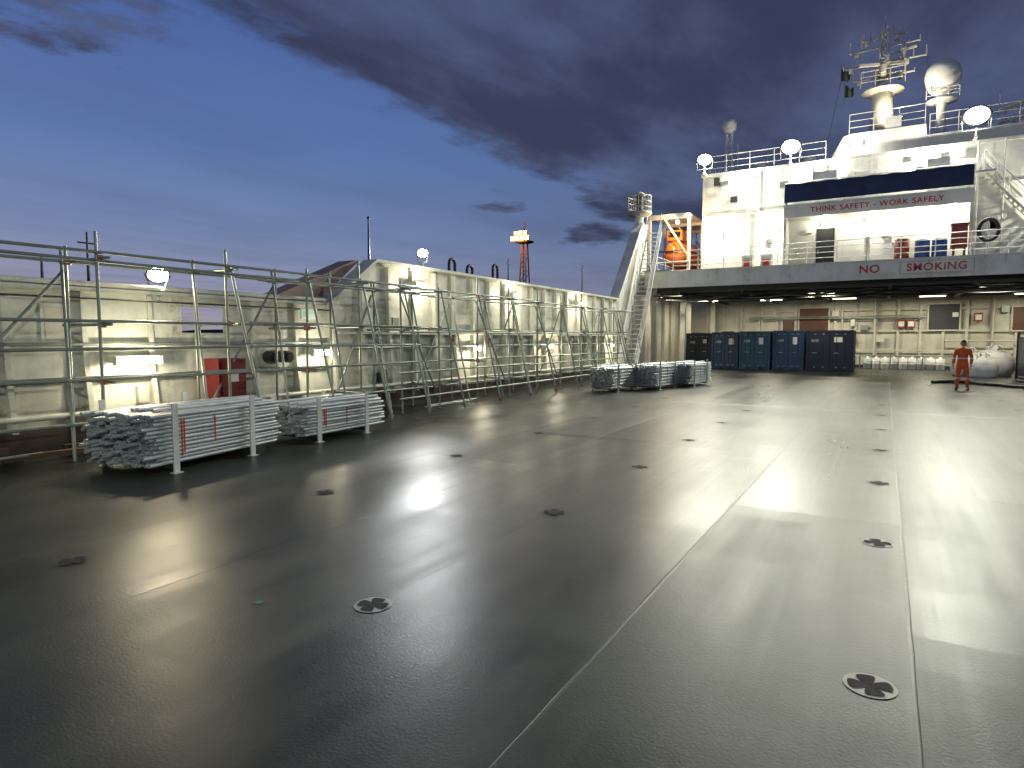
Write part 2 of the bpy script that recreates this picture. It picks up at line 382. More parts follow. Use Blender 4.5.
# ---------------------------------------------------------------- tube stillages
def stack(x0,y0,y1,nx,nz,name,z0=.12,rot=0,r=.03,posts=True):
    b=MB(); 
    for yy in (y0+.12*(y1-y0),y0+.72*(y1-y0)):
        b.box(x0-.04,x0+nx*2*r+.04,yy-.04,yy+.04,z0-.06,z0-.0,DARK if posts else GALV2)
        for xx in (x0-.05,x0+nx*2*r+.05):
            hh=z0+nz*r*1.85+.12
            b.box(xx-.012,xx+.012,yy-.045,yy+.045,.0,hh,WHITE if posts else GALV2); b.box(xx-.05,xx+.05,yy-.07,yy+.07,.002,.014,WHITE)
    for k in range(nz):
        for i in range(nx-(k%2)):
            x=x0+r+(i+(k%2)*.5)*2*r+R.uniform(-.004,.004); z=z0+r+k*r*1.8
            e0=R.uniform(-.09,.09)+R.choice((0,0,0,-.08)); e1=R.uniform(-.06,.06)
            b.openpipe((x,y0+e0,z),(x+R.uniform(-.012,.012),y1+e1,z+R.uniform(-.012,.012)),r*R.uniform(.86,.95),GALV,9)
    for _ in range(3):
        x=x0+R.uniform(.1,nx*2*r-.1); b.openpipe((x,y0+R.uniform(-.05,.2),z0+nz*r*1.8+r*1.2),(x+R.uniform(-.08,.08),y1-R.uniform(0,.3),z0+nz*r*1.8+r*1.2),r*.93,GALV,9)
    for yy in (y0+.42,y0+.46,y0+1.0): b.box(x0+nx*2*r-.002,x0+nx*2*r+.004,yy,yy+.02,z0+.05+R.uniform(0,.2),z0+nz*r*1.8-.1,RED)
    o=b.obj(name)
    if rot:
        c=Vector((x0+nx*r,y0,0)); o.matrix_world=Matrix.Translation(c)@Matrix.Rotation(rot,4,'Z')@Matrix.Translation(-c)
    return o
stack(-9.66,4.80,7.15,22,13,'steel_tube_stack',rot=.15)
stack(-9.68,7.75,9.85,17,10,'steel_tube_stack',rot=.04)
for (x,y,nx,nz) in ((-8.85,20.6,15,13),(-8.0,22.2,17,14),(-7.3,24.2,17,14)):
    stack(x,y,y+2.2,nx,nz,'steel_tube_stack',rot=-.12,posts=False)

# ---------------------------------------------------------------- stair tower by the house
st=MB()
def stair(b,p0,p1,width,n,mat,axis='x',railh=.95):
    p0=Vector(p0);p1=Vector(p1); wv=Vector((width,0,0)) if axis=='x' else Vector((0,width,0))
    for o in (Vector((0,0,0)),wv):
        b.tube(p0+o,p1+o,.05,mat,6)
        b.tube(p0+o+Vector((0,0,railh)),p1+o+Vector((0,0,railh)),.025,mat,6); b.tube(p0+o+Vector((0,0,railh*.5)),p1+o+Vector((0,0,railh*.5)),.018,mat,6)
        for k in range(0,n+1,3):
            q=p0.lerp(p1,k/n)+o; b.tube(q,q+Vector((0,0,railh)),.02,mat,6)
    for k in range(n+1):
        q=p0.lerp(p1,k/n); c=q+wv/2
        b.obox(c,((width,.2,.03) if axis=='x' else (.2,width,.03)),mat)
stair(st,(-11.15,29.7,.1),(-11.15,33.5,7.4),.75,30,WHITE)
st.box(-11.4,-9.9,33.4,34.6,5.40,5.44,GALV2)
st.obj('deck_stair')
b=MB(); c=(-11.75,33.9,0)
b.tube((c[0],c[1],7.9),(c[0],c[1],8.35),.22,WHITE,14); b.rev((c[0],c[1],8.35),[(.25,0),(.62,.12),(.66,.2),(.66,.26),(.5,.27)],MASTP,18)
for k in range(14):
    t=2*math.pi*k/14; b.tube((c[0]+.62*math.cos(t),c[1]+.62*math.sin(t),8.6),(c[0]+.62*math.cos(t),c[1]+.62*math.sin(t),9.45),.022,MASTP,6)
for z in (8.85,9.15,9.45):
    pts=[(c[0]+.62*math.cos(2*math.pi*k/18),c[1]+.62*math.sin(2*math.pi*k/18),z) for k in range(19)]; b.path(pts,.03,MASTP,6)
b.tube((c[0],c[1],8.5),(c[0],c[1],9.5),.18,DARK,12); b.rev((c[0],c[1],9.5),[(.3,0),(.34,.06),(.1,.2)],MASTP,14)
b.obj('hose_crane_pedestal')

# ---------------------------------------------------------------- superstructure
house=empty('ship_superstructure')
h=MB()
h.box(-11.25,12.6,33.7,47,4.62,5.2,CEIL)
h.box(-11.25,12.6,33.6,33.7,4.5,5.38,WHITE); h.box(-11.25,12.6,33.56,33.6,4.5,4.56,WHITE); h.box(-11.25,12.6,33.57,33.6,5.32,5.38,WHITE)
h.box(-11.3,-11.25,33.58,47,4.5,5.38,WHITE)
h.obj('deck_slab',house)
u=MB()
y=34.6
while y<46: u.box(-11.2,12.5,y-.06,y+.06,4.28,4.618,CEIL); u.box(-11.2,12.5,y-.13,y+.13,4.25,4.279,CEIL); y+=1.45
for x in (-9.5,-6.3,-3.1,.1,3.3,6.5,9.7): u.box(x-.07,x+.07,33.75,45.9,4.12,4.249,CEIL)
for k in range(9):
    yy=34+R.uniform(0,6); zz=4.05+R.uniform(-.06,.1); xx=-11
    while xx<11:
        L=R.uniform(2,4); sag=R.uniform(.02,.12)
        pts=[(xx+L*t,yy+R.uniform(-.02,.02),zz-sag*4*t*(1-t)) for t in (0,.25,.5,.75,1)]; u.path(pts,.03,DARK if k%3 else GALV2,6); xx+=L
u.obj('underside_beams',house)
bw=MB(); YB=46
bw.box(-12.4,12.6,YB,YB+.15,0,4.62,CREAM)
for x in [i*1.15-12 for i in range(21)]: bw.box(x-.015,x+.015,YB-.16,YB,.2,4.4,CREAM); bw.box(x-.07,x+.07,YB-.18,YB-.161,.2,4.4,CREAM)
for z in (1.05,2.25,3.55): bw.box(-12.3,12.5,YB-.20,YB-.182,z,z+.09,CREAM)
bw.box(-12.4,12.6,YB-.25,YB-.02,0,.18,DARK)
def window(x0,x1,z0,z1,mat):
    bw.box(x0,x1,YB-.26,YB-.21,z0,z1,mat); bw.box(x0-.08,x1+.08,YB-.25,YB-.203,z0-.08,z1+.08,CREAM)
window(2.2,3.7,2.35,3.85,DARK); window(-4.9,-3.2,2.2,3.75,BROWN); window(-5.9,-5.2,1.3,3.0,BROWN); window(-9.8,-9.0,.3,2.3,GLASS)
window(6.2,7.4,2.3,3.6,BROWN)
for (x,z) in ((.6,2.45),(1.1,2.45),(4.4,2.8)): bw.box(x,x+.4,YB-.4,YB-.21,z,z+.5,REDDULL); bw.box(x+.05,x+.35,YB-.41,YB-.401,z+.1,z+.4,WHITE)
for k in range(14):
    x=R.uniform(-11,9); z=R.uniform(1.2,3.9); bw.box(x,x+R.uniform(.15,.5),YB-.35,YB-.205,z,z+R.uniform(.15,.5),R.choice((CREAM,GALV2,DARK,WHITE)))
for x in (-7.2,-2.4,-.6,5.3): bw.tube((x,YB-.38,.1),(x,YB-.38,4.5),.05,CREAM,8)
for z,x0,x1 in ((3.1,-8,2),(3.2,-8,2),(.75,-2,8),(1.7,3,9)): bw.tube((x0,YB-.46,z),(x1,YB-.46,z),.035,GALV2 if z>3 else CREAM,8)
bw.box(-12.4,-12.28,34.4,YB,0,4.6,CREAM)
for yy in (35.5,37,38.5,40,41.5,43,44.5): bw.box(-12.28,-12.1,yy-.03,yy+.03,0,4.6,CREAM)
for x,yy in ((-11.05,34.6),(-10.5,38.4),(-11.3,42.6),(-10.2,44.8)): bw.box(x-.14,x+.14,yy-.14,yy+.14,0,4.62,CREAM); bw.box(x-.2,x+.2,yy-.2,yy+.2,.002,.03,CREAM)
bw.box(11.5,11.62,33.7,YB,0,4.6,CREAM)
bw.obj('back_bulkhead',house)
hs=MB(); YF=37.2
hs.box(-9.2,12.4,YF,45,5.2,10.95,WHITE)
hs.box(-9.28,12.4,YF-.06,YF-.002,10.85,11.0,WHITE)
hs.prismY([(-2.9,10.96),(12.4,10.96),(12.4,11.75),(1.4,11.75),(1.35,12.3),(-2.0,12.3),(-2.25,12.2)],37.9,44,WHITE)
for x in (-7.0,-5.0,4.0,6.0): hs.box(x-.01,x+.01,YF-.008,YF-.001,5.2,10.85,WHITE)
hs.box(-4.75,-4.62,36.0,YF-.001,5.2,7.98,WHITE); hs.box(3.1,3.22,36.0,YF-.001,5.2,7.98,WHITE)
hs.box(-4.75,3.22,35.9,YF-.001,7.98,8.62,WHITE); hs.box(-4.78,3.25,35.87,35.899,8.56,8.64,WHITE)
for x in (-3.4,1.0,1.9): hs.box(x,x+.5,YF-.03,YF-.001,9.7,10.1,GLASS)
hs.obj('walls',house)
dr=MB()
def door(x0,x1,z1,mat):
    dr.box(x0-.06,x1+.06,YF-.04,YF-.002,5.2,z1+.06,WHITE); dr.box(x0,x1,YF-.075,YF-.041,5.22,z1,mat)
    dr.box(x0+.08,x0+.12,YF-.13,YF-.076,6.2,6.4,GALV2)
door(-4.3,-3.4,7.2,CREAM); door(-3.3,-2.45,7.5,HOLE_SHADE); door(.3,1.1,7.1,CREAM)  # the near-black panel paints the shade of an open doorway
dr.obj('doors',house)
cv=MB()
n=60; vs=[];
for i in range(n+1):
    x=-4.72+7.9*i/n; o=.02*math.sin(i*1.7)+.015*math.sin(i*.6)
    vs+=[(x,35.86+o,8.74),(x,35.86+o*.3,9.66+.015*math.sin(i*.9))]
cv.add(vs,[(2*i,2*i+2,2*i+3,2*i+1) for i in range(n)],CANVAS,True)
cv.add([(-4.74,35.86,8.74),(-4.74,37.1,8.74),(-4.74,37.1,9.66),(-4.74,35.86,9.66)],[(0,1,2,3)],CANVAS)
cv.rail([(-4.7,37.1,8.62),(-4.7,35.93,8.62),(3.2,35.93,8.62),(3.2,37.1,8.62)],1.1,WHITE,1.3)
cv.obj('balcony_canvas',house)
rl=MB()
rl.rail([(-9.2,YF+.05,10.96),(-3,YF+.05,10.96)],1.0,WHITE,1.2); rl.rail([(-2.0,38.0,12.3),(1.3,38.0,12.3)],1.0,WHITE,1.1); rl.rail([(1.5,38.0,11.75),(12,38.0,11.75)],1.0,WHITE,1.2)
rl.rail([(-9.15,YF+.05,10.96),(-9.15,44,10.96)],1.0,WHITE,1.4)
rl.rail([(-9.8,33.75,5.38),(12,33.75,5.38)],1.0,WHITE,1.3,mid=3)
rl.rail([(-11.0,34.8,5.3),(-11.0,45,5.3)],1.0,WHITE,1.4)
rl.obj('railings',house)
xs=MB()
stair(xs,(3.6,36.4,9.4),(7.0,36.4,5.3),.7,20,WHITE,axis='y'); xs.tube((3.4,36.9,5.2),(3.4,36.9,10.9),.06,WHITE,8); xs.tube((4.4,37.0,5.2),(4.4,37.0,10.9),.04,WHITE,8)
xs.tube((-6.2,37.05,5.2),(-6.2,37.05,10.8),.05,WHITE,8); xs.box(3.25,4.0,36.05,37.1,9.3,9.4,WHITE)
xs.obj('exterior_stair',house)
dt=MB()
for _ in range(22):
    x=R.uniform(-8.6,9); z=R.choice((6.5,6.9,7.3,9.3,9.8,10.3)); sx=R.uniform(.15,.45); sz=R.uniform(.15,.5)
    if -4.8<x<3.3 and 7.4<z<9.0: continue
    dt.box(x,x+sx,YF-.18,YF-.003,z,z+sz,R.choice((WHITE,GALV2,WHITE,DARK)))
dt.tube((-9.0,YF-.06,8.7),(-4.9,YF-.06,8.7),.03,GALV2,6); dt.tube((3.3,YF-.06,9.0),(12,YF-.06,9.0),.04,WHITE,6)
for x,z in ((-3.9,10.99),(-6.5,10.99),(5,11.76),(7.5,11.76)): dt.rev((x,39,z),[(.15,0),(.15,.4),(.32,.45),(.32,.6),(.1,.7)],WHITE,14)
dt.box(-3.5,-2.4,36.35,36.9,9.75,10.25,WHITE); dt.box(1.4,2.3,36.4,36.9,9.7,10.25,WHITE)
dt.box(-.4,.3,37.95,38.5,12.31,12.9,WHITE)
dt.obj('wall_fittings',house)
def hlamp(x,z,L,power,col=(1,.95,.78),y=YF-.1,name='bulkhead_lamp'):
    e=empty(name,(x,y,z)); b=MB(); b.box(-L/2-.05,L/2+.05,.0,.095,-.07,.09,WHITE); b.tube((-L/2,-.04,0),(L/2,-.04,0),.10,LAMPT,12)
    for s_ in (-1,1): b.box(s_*L/2-.03,s_*L/2+.03,-.15,-.001,-.11,.11,WHITE)
    b.obj('fitting',e); lamp('POINT','light',(0,-.5,-.02),power,col,e,radius=.08)
hlamp(1.35,10.5,1.1,420); hlamp(-3.2,10.55,.45,220); hlamp(-.75,7.8,.55,150); hlamp(1.15,7.8,.55,150); hlamp(2.55,7.8,.55,150)
hlamp(-8.3,7.5,.4,260); hlamp(-5.35,7.5,.4,260); hlamp(-2.9,7.75,.3,60); hlamp(6.5,8.2,.8,380); hlamp(-6.6,10.5,.4,280)
hlamp(-1.6,11.75,.4,110,y=37.8)
e=empty('added_mast_light',(0.2,38.2,12.75)); b=MB(); b.box(-.15,.15,-.1,.1,-.1,.1,DARK); b.box(-.13,.13,-.08,.08,.101,.12,LAMPT); b.tube((0,0,-.45),(0,0,-.1),.03,DARK,6); b.obj('housing',e); lamp('SPOT','light',(0,0,.2),750,(1,.9,.68),e,target=(.3,1.8,3.2),radius=.1,spot=150)  # lamp added on the roof to brighten mast and radome
FW=(.97,1,.84)
floodlight((-9.0,36.7,11.7),3400,(-6,20,0),col=FW,w_=.8,spot=150,rad=.25)
floodlight((-4.6,36.7,11.75),4300,(-3,16,0),col=FW,w_=.95,spot=150,rad=.25)
floodlight((3.25,36.7,12.0),6200,(2,14,0),col=FW,w_=1.05,spot=150,rad=.25)
fx=MB()
for x,z in ((-9.0,10.9),(-4.6,10.9),(3.25,11.0)): fx.box(x-.06,x+.06,36.5,37.2,z,z+.08,WHITE); fx.tube((x,36.7,z),(x,36.7,z+.45),.04,WHITE,8)
fx.obj('lamp_brackets',house)
for (x,y) in ((-9.8,41.5),(-6.2,42.6),(-2.2,43.2),(2.2,43.2),(6.5,43.2),(-10.6,36.2),(-3,37.6),(4.2,36.2)):
    e=empty('strip_lamp',(x,y,4.22)); b=MB(); b.box(-.7,.7,-.1,.1,0,.09,WHITE); b.tube((-.62,0,-.03),(.62,0,-.03),.028,LAMPY,8); b.obj('fitting',e)
    lamp('AREA','light',(0,0,-.08),170 if y>40 else 110,(1,.92,.70),e,target=None,size=(1.2,.15))

# signs
sg=empty('no_smoking_sign'); b=MB(); b.box(-1.35,3.3,33.54,33.555,4.66,5.24,WHITE); b.obj('board',sg)
b=MB()
for a in ((.45,3.15,5.2,5.215),(.45,3.15,4.69,4.705)): b.box(a[0],a[1],33.53,33.539,a[2],a[3],RED)
for a in (.45,3.135): b.box(a,a+.015,33.53,33.539,4.705,5.2,RED)
b.obj('frame',sg)
text('NO',.50,(-.75,33.53,4.95),(math.pi/2,0,0),RED,'word_no',sg,off=.010); text('SMOKiNG',.46,(1.8,33.53,4.95),(math.pi/2,0,0),RED,'word_smoking',sg,off=.010)
sg=empty('safety_slogan_sign'); b=MB(); b.box(-3.7,2.3,35.85,35.866,8.02,8.5,WHITE); b.obj('board',sg)
text('THINK SAFETY - WORK SAFELY',.36,(-.7,35.84,8.27),(math.pi/2,0,0),RED,'lettering',sg)

# equipment on house deck
def drum(x,y,z,mat,name,hh=.85,r=.28):
    b=MB(); b.rev((x,y,z),[(r*.96,0),(r,.03),(r,hh*.32),(r*1.04,hh*.34),(r,hh*.36),(r,hh*.64),(r*1.04,hh*.66),(r,hh*.68),(r,hh-.03),(r*.95,hh),(r*.9,hh-.02)],mat,18); b.tube((x+r*.5,y,z+hh-.02),(x+r*.5,y,z+hh+.02),.04,DARK,8); return b.obj(name)
drum(1.3,34.9,5.2,BLUEDRUM,'blue_drum',1.1,.3); drum(1.95,34.9,5.2,BLUEDRUM,'blue_drum',1.1,.3); drum(.5,34.9,5.2,REDDULL,'red_drum',1.2,.3); drum(-.9,34.8,5.2,CREAM,'gas_bottle',1.4,.14)
b=MB(); b.box(2.4,3.0,35.1,35.7,5.9,6.9,REDDULL); b.box(2.36,3.04,35.06,35.74,6.9,6.98,REDDULL); b.box(2.45,2.95,35.07,35.099,6.0,6.8,REDDULL); b.box(2.45,2.55,35.15,35.25,5.2,5.9,DARK); b.box(2.85,2.95,35.15,35.25,5.2,5.9,DARK); b.obj('fire_equipment_locker')
b=MB(); pts=[]
for k in range(25): t=2*math.pi*k/24; pts.append((3.75+.36*math.cos(t),35.2,6.6+.36*math.sin(t)*1.3))
b.path(pts,.08,RUBBER,8)
b.tube((3.75,35.3,5.2),(3.75,35.3,6.9),.04,WHITE,8); b.obj('hose_reel')
for x in (-6.5,-5.6): 
    b=MB(); b.box(x,x+.5,34.6,35.1,5.2,6.0,CREAM); b.box(x-.02,x+.52,34.58,35.12,6.0,6.05,GALV2); b.box(x+.1,x+.4,34.58,34.6,5.4,5.8,RED); b.obj('deck_locker')
# lifeboat and davit
b=MB(); n=14; m_=12; vs=[];fs=[]
for i in range(n+1):
    t=i/n; yy=37.4+5.6*t; wd=.95*math.sin(math.pi*min(max(t*.94+.03,0),1))**.45; hh=1.0*math.sin(math.pi*min(max(t*.9+.05,0),1))**.3
    for k in range(m_):
        a=2*math.pi*k/m_; ca,sa=math.cos(a),math.sin(a)
        wx=wd*(abs(ca)**.7)*(1 if ca>0 else -1)*(.8 if sa>.3 else 1)
        vs.append((-11.0+wx,yy,6.9+((hh*.85) if sa>0 else 1.05*hh)*sa))
for i in range(n):
    for k in range(m_): fs.append((i*m_+k,i*m_+(k+1)%m_,(i+1)*m_+(k+1)%m_,(i+1)*m_+k))
fs+= [tuple(range(m_)),tuple(range(n*m_,n*m_+m_))]
b.add(vs,fs,ORANGE,True); b.box(-11.45,-10.55,38.0,39.3,7.6,8.2,ORANGE); b.box(-11.35,-10.65,37.97,37.999,7.8,8.1,GLASS)
b.path([(-10.02,37.9,6.9),(-9.99,40.2,6.9),(-10.02,42.5,6.9)],.05,DARK,6); b.path([(-11.7,37.35,6.9),(-10.3,37.35,6.9)],.05,DARK,6)
b.obj('lifeboat')
b=MB()
for yy in (37.0,40.0,43.0):
    b.box(-9.95,-9.8,yy-.1,yy+.1,5.2,8.9,WHITE); b.box(-12.2,-9.95,yy-.1,yy+.1,8.7,8.9,WHITE); b.box(-12.25,-12.1,yy-.08,yy+.08,5.3,8.7,WHITE); b.tube((-9.9,yy,6.5),(-11.3,yy,8.7),.06,WHITE,8); b.tube((-11,yy,8.7),(-11,yy,7.7),.03,DARK,6)
b.box(-12.2,-9.85,36.9,43.2,8.9,8.96,WHITE); b.tube((-12.2,36.85,6.2),(-9.8,36.85,6.2),.05,WHITE,6); b.tube((-12.2,36.85,5.7),(-9.8,36.85,5.7),.04,WHITE,6)
b.obj('lifeboat_davit')
e=empty('work_lamp',(-10.4,36.5,8.3)); lamp('POINT','light',(0,-.15,-.1),300,(1,.66,.3),e,radius=.08); b=MB(); b.ball((0,0,.1),.11,LAMPT,8); b.box(-.1,.1,-.05,.05,.18,.26,DARK); b.obj('fitting',e)

# mast, radomes
b=MB(); mx,my=-.6,40
b.rev((mx,my,11.7),[(.75,0),(.62,1.0),(.5,2.3),(.48,3.0)],MASTP,16); b.rev((mx,my,14.7),[(.48,0),(1.0,.1),(1.0,.18),(.3,.2)],MASTP,16)
b.rail([(mx-1,my-.9,14.9),(mx+1,my-.9,14.9)],.8,MASTP,.6)
for sx in (-.28,.28):
    for sy in (-.28,.28): b.tube((mx+sx,my+sy,14.8),(mx+sx*.45,my+sy*.45,17.9),.06,MASTP,8)
z=14.9;k=0
while z<17.7:
    f=1-(z-14.8)/3.1*.55; sgn=1 if k%2 else -1
    b.tube((mx-.28*f*sgn,my-.28*f,z),(mx+.28*f*sgn,my-.28*f,z+.4),.035,MASTP,6); b.tube((mx-.28*f,my-.28*f,z),(mx+.28*f,my-.28*f,z),.035,MASTP,6); z+=.4;k+=1
for z,L in ((15.6,1.4),(16.3,1.9),(17.1,1.6),(17.6,1.0)):
    b.tube((mx-L,my,z),(mx+L,my,z+.05),.05,MASTP,8)
    for t in (-1,-.66,-.33,.4,.7,1): hh=R.uniform(.15,.6); b.tube((mx+L*t,my,z),(mx+L*t,my,z+hh),.035,MASTP,6)
    for t in (-.8,.55): b.box(mx+L*t-.1,mx+L*t+.1,my-.12,my+.1,z-.25,z-.02,MASTP)
b.tube((mx,my,17.8),(mx,my,18.7),.04,MASTP,6,.015)
b.obox((mx-.1,my-.9,15.95),(2.1,.12,.14),MASTP,rz=.3); b.tube((mx,my-.9,15.5),(mx,my-.9,15.9),.15,MASTP,10); b.box(mx-.1,mx+.1,my-.95,my,15.4,15.5,MASTP)
b.obox((mx+.9,my-.5,16.6),(1.2,.1,.1),MASTP,rz=-.4); b.tube((mx+.9,my-.5,16.2),(mx+.9,my-.5,16.56),.1,MASTP,8); b.box(mx,mx+1,my-.6,my-.45,16.12,16.2,MASTP)
for sx in(-1.9,1.9): b.tube((mx+sx,my,16.3),(mx+sx*1.3,my-1,12.3),.012,DARK,4)
b.obj('radar_mast')
for x,z in ((-2.5,16.4),(-2.3,15.5)):
    b=MB(); vs=[];n=8
    for i in range(n+1):
        for j in range(2): vs.append((x+.45*i/n-.1,40+.08*math.sin(i*1.3),z-.22*i/n-(.7-.25*i/n)*j+.06*math.sin(i)))
    b.add(vs,[(2*i,2*i+1,2*i+3,2*i+2) for i in range(n)],CLOTHFLAG,True); b.tube((x-.1,40,z-.9),(x-.1,40,z+.3),.01,DARK,4); b.obj('signal_flag',recalc=False)
def radome(x,y,z,r,base,name,lattice=False):
    b=MB(); n=14
    prof=[(r*.72,-r*.95),(r*.9,-r*.6),(r,-.2*r),(r,0)]+[(max(r*math.cos(a),.01),r*math.sin(a)) for a in [math.pi/2*k/8 for k in range(1,9)]]
    b.rev((x,y,z),prof,WHITE,24); b.rev((x,y,z-r*1.15),[(r*.35,0),(r*.6,r*.08),(r*.6,r*.19)],WHITE,18)
    if lattice:
        for sx in(-.22,.22):
            for sy in (-.22,.22): b.tube((x+sx,y+sy,base),(x+sx*.6,y+sy*.6,z-r),.035,WHITE,6)
        zz=base
        while zz<z-r-.3: b.tube((x-.2,y-.2,zz),(x+.2,y-.2,zz+.35),.02,WHITE,5); zz+=.35
    else: b.tube((x,y,base),(x,y,z-r),.22,WHITE,14); b.rev((x,y,z-r*1.75),[(.25,0),(.7,.1),(.7,.16)],WHITE,16); b.rail([(x-.7,y-.6,z-r*1.6),(x+.7,y-.6,z-r*1.6)],.5,WHITE,.4)
    b.obj(name)
radome(2.05,40,15.15,.80,11.7,'radome'); radome(-8.4,40,14.35,.40,10.9,'radome',True)
b=MB(); b.tube((-7.9,40,10.9),(-7.9,40,13.2),.03,WHITE,6)
for x,hh in ((-6.3,1.6),(-3.4,2.6),(4.5,3.0),(6,2.2)): b.tube((x,40.5,11),(x,40.5,11+hh),.025,WHITE,6,.01)
b.obj('whip_antennas')
b=MB(); p0=Vector((4.6,42,13.2)); p1=Vector((12,42,15.2))
for oy in (-.3,.3):
    for oz in (-.3,.3): b.tube(p0+Vector((0,oy,oz)),p1+Vector((0,oy,oz)),.06,MASTP,6)
for k in range(14):
    a=p0.lerp(p1,k/14); c=p0.lerp(p1,(k+1)/14); sg_=.3 if k%2 else -.3; b.tube(a+Vector((0,-.3,sg_)),c+Vector((0,-.3,-sg_)),.035,MASTP,6)
b.tube((10,42,11),(10,42,14.6),.4,MASTP,12); b.obj('deck_crane')

# ---------------------------------------------------------------- cargo under the overhang
def container(x0,x1,y0,y1,hh,mat,name):
    b=MB(); p=.1
    for x in (x0,x1-p):
        for y in (y0,y1-p): b.box(x,x+p,y,y+p,.0,hh,mat)
    for y in (y0,y1-p):
        b.box(x0+p,x1-p,y,y+p,.02,.16,mat); b.box(x0+p,x1-p,y,y+p,hh-.12,hh-.004,mat)
    for x in (x0,x1-p): b.box(x,x+p,y0+p,y1-p,.02,.16,mat); b.box(x,x+p,y0+p,y1-p,hh-.12,hh-.004,mat)
    b.box(x0+p,x1-p,y0+p,y1-p,hh-.05,hh-.02,mat)
    b.box(x0+p,x1-p,y1-.06,y1-.04,.16,hh-.12,mat)
    for xs_ in (x0+.03,x1-.05):
        n=int((y1-y0-2*p)/.14)
        for k in range(n): 
            yy=y0+p+k*.14; o=.025 if k%2 else 0
            b.box(xs_-o*.5,xs_+.02+o*.5,yy,yy+.14,.16,hh-.12,mat)
    xm=(x0+x1)/2
    for a,c in ((x0+p+.01,xm-.01),(xm+.01,x1-p-.01)):
        b.box(a,c,y0+.04,y0+.07,.17,hh-.13,mat)
        for k in range(3): 
            zz=.3+k*(hh-.5)/3; b.box(a+.06,c-.06,y0+.028,y0+.039,zz,zz+(hh-.5)/3-.1,mat)
        for q in (.3,.7):
            xx=a+(c-a)*q; b.tube((xx,y0+.01,.1),(xx,y0+.01,hh-.05),.014,mat,6)
            b.box(xx-.05,xx+.05,y0-.0,y0+.03,.2,.28,GALV2); b.box(xx-.05,xx+.05,y0,y0+.03,hh-.25,hh-.18,GALV2)
        b.box(a+.2,a+.42,y0-.01,y0+.02,1.0,1.05,GALV2)
    b.box(xm+.2,xm+R.uniform(.4,.7),y0+.022,y0+.027,hh-R.uniform(.5,.8),hh-.38,WHITE); b.box(x0+.25,x0+.6,y0+.022,y0+.027,hh-.65,hh-.5,GALV2)
    for x in (x0+.4,x1-.6): b.box(x,x+.25,y0-.004,y0-.001,.05,.13,HOLE_SHADE)
    return b.obj(name)
container(-10.9,-9.25,40.6,43,2.15,NAVY,'shipping_container'); container(-9.1,-7.55,39.7,42.2,2.2,BLUE,'shipping_container')
container(-7.45,-5.75,39.5,42,2.25,BLUE2,'shipping_container'); container(-5.6,-3.95,39.5,42,2.28,BLUE,'shipping_container'); container(-3.8,-1.45,39.2,41.6,2.28,NAVY,'shipping_container')
for k in range(9):
    x=-.9+k*.46; y=44.4+R.uniform(-.1,.1)
    b=MB(); b.rev((x,y,0),[(.2,0),(.22,.03),(.22,.3),(.235,.32),(.22,.34),(.22,.6),(.2,.64),(.07,.66),(.07,.74),(.02,.75)],BAG if k%3 else GALV,14); b.obj('drum')
b=MB(); b.box(-1.4,3.6,43.9,44.9,.0,.003,DARK)
for y in (43.95,44.8):
    for z in (.42,.8): b.tube((-1.3,y,z),(3.5,y,z),.025,GALV2,6)
    for x in (-1.3,.3,1.9,3.5): b.tube((x,y,0),(x,y,.85),.03,GALV2,6)
b.obj('storage_rack')
def bag(x,y,s_,name='bulk_bag'):
    b=MB(); n=28; prof=[(.5,0),(.56,.12),(.6,.4),(.57,.7),(.48,.88),(.25,.95),(.1,1.05),(.13,1.15)]
    b.rev((x,y,0),[(r*s_,z*s_) for r,z in prof],BAG,n)
    for i,v in enumerate(b.v):
        dx,dy=v[0]-x,v[1]-y; a=math.atan2(dy,dx); f=1+.16*abs(math.sin(2*a))+.06*math.sin(7*a+v[2]*6)
        b.v[i]=(x+dx*f,y+dy*f,v[2]*(1+.05*math.sin(3*a)))
    for t in (.8,2.4,3.9,5.5): b.path([(x+.4*s_*math.cos(t),y+.4*s_*math.sin(t),.88*s_),(x+.3*s_*math.cos(t),y+.3*s_*math.sin(t),1.15*s_),(x+.12*s_,y,1.2*s_)],.02,BAG,5)
    b.obj(name)
bag(3.55,38.4,1.15); bag(4.6,38.6,1.25); bag(4.0,37.2,.95)
b=MB(); b.box(5.2,7.4,34.6,36.6,.15,1.9,NAVY)
for x in (5.15,7.35): 
    for y in (34.55,36.55): b.box(x,x+.1,y,y+.1,0,2.1,DARK)
b.box(5.2,7.4,34.53,34.6,.1,.22,DARK); b.box(5.2,7.4,34.53,34.6,1.85,1.95,DARK); b.tube((5.6,35,1.9),(5.6,35,2.5),.08,DARK,8); b.box(5.5,6.1,34.56,34.59,.6,1.3,GALV2)
b.obj('generator_unit')
b=MB()
for cx,cy,r0,n in ((5.4,31.3,1.0,3),):
    for k in range(n):
        pts=[(cx+(r0-.08*k)*math.cos(2*math.pi*i/28),cy+(r0-.08*k)*.8*math.sin(2*math.pi*i/28),.07+.12*k) for i in range(29)]; b.path(pts,.07,RUBBER,10)
pts=[(4.5,30.8,.07),(4.0,30.3,.07),(3.4,30.6,.07),(3.0,31.4,.07),(2.4,31.7,.07),(1.9,31.3,.07),(1.7,30.9,.07)]; b.path(pts,.065,RUBBER,10)
b.path([(6.6,30.0,.07),(5.4,29.2,.07),(4.6,29.4,.07),(3.9,30.1,.07)],.065,RUBBER,10)
b.obj('rubber_hose')

